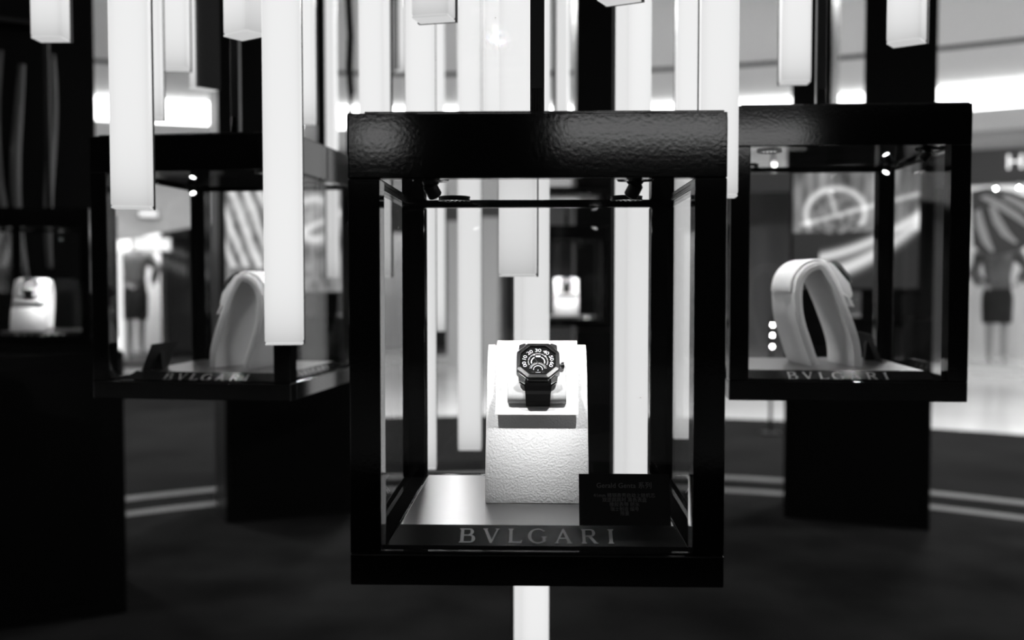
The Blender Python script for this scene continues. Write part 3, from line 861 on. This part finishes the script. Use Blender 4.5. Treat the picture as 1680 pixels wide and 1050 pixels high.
tower('dark slender tower behind the centre light tubes', (.355, 5.55), (.745, 5.55), [(0, 1)], .9, None, .4)
t = tower('large black tower with wavy grey ribbons at the far left', (-2.35, 3.02), (-1.365, 3.49), [(0, .93)], .93, None, .5)
# pale satin ribbons hanging on the far left tower, and a ledge line across it
for k, (x0, wd) in enumerate(((.60, .026), (.655, .030), (.725, .026), (.775, .034), (.865, .032))):
    rg = []
    for i in range(25):
        z = 1.22 + .72 * i / 24 - .04 * (k % 2)
        x = x0 + .018 * math.sin(z * 5.5 + k) + .03 * (z - 1.9) ** 2
        q = wd * (.55 + .45 * math.sin(PI * (i + 2) / 28)) / 2
        y = -.004 - .012 * math.sin(z * 7 + k) ** 2
        rg.append([(x - q, y, z), (x, y - .006, z), (x + q, y, z), (x, y + .004, z)])
    MB().rings(rg).build('ribbon', M['drape'], t, smooth=True)
MB().box(0, .92, -.03, .05, 2.03, 2.045).build('ledge', M['steel_dark'], t)

# ================================================================== SHOP DETAILS IN THE DISTANCE
def wallM(px, R=HR - .03):
    """frame on the shop line: x along the wall to the right, y outwards, z up"""
    q = wall_pt(px, R); d = (q - HC).normalized(); x = Vector((d.y, -d.x))
    return Matrix(((x.x, d.x, 0, q.x), (x.y, d.y, 0, q.y), (0, 0, 1, 0), (0, 0, 0, 1)))
# shop name on the dark band at the right edge
Mw = wallM(1645, HR - .11)
me = text_mesh('HE', .25, 'LEFT', 1.0, .015)
me.transform(Mw @ Matrix.Translation((0, -.02, at(1645, 269, wall_pt(1645).y).z)) @ Matrix.Rotation(PI / 2, 4, 'X') @ Matrix.Diagonal((1.15, 1, 1, 1)))
tag(link('shop_sign_letters', me, M['signlit']), 'white lit letters on the dark shop band at the right edge', 'sign')
# blank light box sign seen through the left-hand case
def light_box(label, px0, px1, y0, y1):
    q = wall_pt((px0 + px1) / 2, HR - .25); Y = q.y
    a, b = at(px0, y1, Y), at(px1, y0, Y)
    Mw = wallM((px0 + px1) / 2, HR - .25); wd = (b.x - a.x) / 2
    t = thing('sign_box', label, 'sign', (Mw[0][3], Mw[1][3], a.z), math.atan2(Mw[1][0], Mw[0][0]))
    MB().box(-wd, wd, 0, .13, 0, b.z - a.z).build('box', M['fascia2'], t, bevel=.01)
    MB().box(-wd + .02, wd - .02, -.012, -.001, .02, b.z - a.z - .02).build('lit_face', M['signlit'], t)
light_box('blank white lit sign seen through the left-hand case', 221, 281, 389, 413)
light_box('small pale sign high on the bulkhead seen through the left-hand case', 229, 262, 344, 358)
# ceiling spots in the leaf shop
for px, lab in ((1630, 'small shop spotlight over the leaf window, left of two'), (1668, 'small bright shop spotlight over the leaf window, right of two')):
    Mw = wallM(px, HR - .12)
    t = thing('shop_spotlight', lab, 'spotlight', tuple((Mw @ Vector((0, 0, 2.36)))), 0)
    MB().lathe([(.030, 0), (.035, -.02), (.035, -.05), (.03, -.052)], 16).build('housing', M['fascia2'], t, smooth=.6)
    MB().lathe([(.012, -.052), (.014, -.060), (.006, -.066)], 12).build('bulb', M['bulb'], t)
# tropical leaf on the window
Mw = wallM(1640, HR - .05)
def wpt(px, py):
    q = wall_pt(px, HR - .05); return at(px, py, q.y)
t = thing('leaf_decoration', 'large dark palm leaf with pale stripes in the shop window at the right edge', 'leaf', tuple(wpt(1598, 312)), math.atan2(Mw[1][0], Mw[0][0]))
inv = (Matrix.Translation(t.location) @ Matrix.Rotation(t.rotation_euler.z, 4, 'Z')).inverted()
def leafpoly(pts): return [((inv @ wpt(*q)).x, (inv @ wpt(*q)).z) for q in pts]
RX = Matrix.Rotation(PI / 2, 4, 'X')
out = [(1592, 314), (1620, 308), (1660, 314), (1700, 330), (1735, 362), (1735, 385), (1700, 396), (1672, 410), (1640, 418), (1612, 418), (1596, 402)]
MB().prism(leafpoly(out), -.01, .01, RX).build('leaf_blade', M['leafdark'], t)
for c0 in ([(1604, 345), (1609, 370), (1618, 395), (1629, 413)], [(1627, 338), (1636, 362), (1650, 384), (1668, 399)], [(1612, 322), (1640, 336), (1668, 354), (1694, 376)], [(1648, 322), (1676, 336), (1704, 356), (1724, 376)]):
    w_ = [4.5, 6.5, 6, 2.5]; l = []; r = []
    for k, (x_, y_) in enumerate(c0):
        l.append((x_ - w_[k], y_ + w_[k] * .5)); r.append((x_ + w_[k], y_ - w_[k] * .5))
    MB().prism(leafpoly(l + r[::-1]), .011, .022, RX).build('leaf_stripe', M['leaflight'], t)

# mannequin in the shop window
def skin_body(name, verts, edges, root, material, parent, sub=1):
    me = bpy.data.meshes.new(name); me.from_pydata([v[:3] for v in verts], edges, [])
    o = bpy.data.objects.new(name, me); C.objects.link(o)
    md = o.modifiers.new('skin', 'SKIN')
    md.branch_smoothing = .3
    for i, v in enumerate(verts):
        sv = me.skin_vertices[0].data[i]; sv.radius = (v[3], v[4] if len(v) > 4 else v[3]); sv.use_root = (i == root)
    s = o.modifiers.new('sub', 'SUBSURF'); s.levels = s.render_levels = sub
    dg = bpy.context.evaluated_depsgraph_get(); ne = bpy.data.meshes.new_from_object(o.evaluated_get(dg))
    bpy.data.objects.remove(o)
    for p_ in ne.polygons: p_.use_smooth = True
    return link(name, ne, material, parent)
mp = at(1634, 597, 12.75)
t = thing('mannequin', 'shop-window mannequin in grey top and short black skirt, right edge', 'mannequin', (mp.x, mp.y, .12), -.3)
V = [(0, 0, .92, .13, .10), (0, 0, 1.10, .11, .085), (0, 0, 1.30, .14, .09), (0, 0, 1.43, .10, .07), (0, 0, 1.50, .05), (0, .0, 1.56, .055), (0, -.01, 1.64, .085, .095), (0, 0, 1.71, .07),
     (-.09, 0, .86, .085), (-.085, 0, .50, .058), (-.08, .02, .30, .052), (-.08, .02, .08, .034), (-.085, -.10, .035, .03),
     (.09, 0, .86, .085), (.085, -.01, .50, .058), (.09, .01, .30, .052), (.09, .01, .08, .034), (.095, -.11, .035, .03),
     (-.18, 0, 1.42, .055), (-.27, .02, 1.18, .042), (-.19, -.10, 1.00, .032), (-.15, -.14, .97, .026),
     (.18, 0, 1.42, .055), (.33, .02, 1.25, .042), (.24, -.08, 1.03, .032), (.20, -.12, 1.0, .026)]
for (bx, by, bz, sx) in ((-.15, -.14, .97, 1), (.20, -.12, 1.0, -1)):
    base_i = 21 if sx == 1 else 25
Eg = [(0, 1), (1, 2), (2, 3), (3, 4), (4, 5), (5, 6), (6, 7), (0, 8), (8, 9), (9, 10), (10, 11), (11, 12), (0, 13), (13, 14), (14, 15), (15, 16), (16, 17), (3, 18), (18, 19), (19, 20), (20, 21), (3, 22), (22, 23), (23, 24), (24, 25)]
for wi, sx in ((21, 1), (25, -1)):
    x, y, z = V[wi][:3]
    for k in range(4):
        V.append((x + sx * (.035 + .012 * (k == 1 or k == 2)), y - .03 - .006 * k, z + .012 - .013 * k, .008)); Eg.append((wi, len(V) - 1))
    V.append((x + sx * .02, y - .02, z + .035, .009)); Eg.append((wi, len(V) - 1))
skin_body('body', V, Eg, 0, M['mannequin'], t)
def ell(z, rx, ry, n=20, cx=0, cy=0): return [(cx + rx * math.cos(2 * PI * i / n), cy + ry * math.sin(2 * PI * i / n), z) for i in range(n)]
MB().rings([ell(.99, .150, .120), ell(.86, .185, .145), ell(.72, .185, .145), ell(.52, .175, .14)], cap=True).build('skirt', M['cloth_dark'], t, smooth=True)
top = MB().rings([ell(.96, .170, .135), ell(1.10, .150, .12), ell(1.30, .185, .135), ell(1.42, .20, .115), ell(1.49, .10, .08)], cap=True).build('top', M['cloth_mid'], t, smooth=True)
for s, pts in ((-1, [(-.15, 0, 1.43), (-.21, .005, 1.38), (-.285, .02, 1.16), (-.21, -.08, 1.03)]), (1, [(.15, 0, 1.43), (.21, .005, 1.40), (.345, .02, 1.24), (.26, -.06, 1.06)])):
    MB().tube(pts, [.075, .085, .075, .065], 12).build('sleeve', M['cloth_mid'], top, smooth=True)

m2 = copy_tree(t)
q = wall_pt(222, HR + .7); m2.location = (q.x, q.y, .12); m2.rotation_euler.z = .9
tag(m2, 'blurred shop-window mannequin seen through the left-hand case', 'mannequin')
q = wall_pt(196, HR + .15)
t2 = thing('light_column', 'bright upright light column in the shop seen through the left-hand case', 'light column', (q.x, q.y, .12))
MB().lathe([(.09, 0), (.09, .06), (.045, .07)], 20).build('foot', M['fascia2'], t2)
MB().lathe([(.045, .07), (.045, 1.45)], 20).build('lit_tube', M['signlit'], t2, smooth=.6)
# rows of light dots, made as bulbs on thin posts added to carry them
def dot_lamp(label, px, ys, Y):
    g = at(px, 600, Y)
    t = thing('light_dot_row', label, 'lamp', (g.x, g.y, .012))
    zs = [at(px, y, Y).z - .012 for y in ys]
    MB().lathe([(.08, 0), (.08, .012), (.012, .02), (.012, max(zs) + .05)], 16).build('stand', M['black_satin'], t)
    for z in zs:
        MB().lathe([(.001, -.006), (.005, -.0035), (.006, 0), (.005, .0035), (.001, .006)], 14, Matrix.Translation((0, -.030, z))).build('bulb', M['bulb'], t, smooth=True)
        MB().box(-.003, .003, -.026, .0, z - .003, z + .003).build('bracket', M['black_satin'], t)
dot_lamp('row of three small light dots on an added thin post seen through the right-hand case', 1265, (533, 550, 568), 7.6)
dot_lamp('row of three small light dots on an added thin post seen beside the left light tube', 518, (520, 530, 541), 8.2)
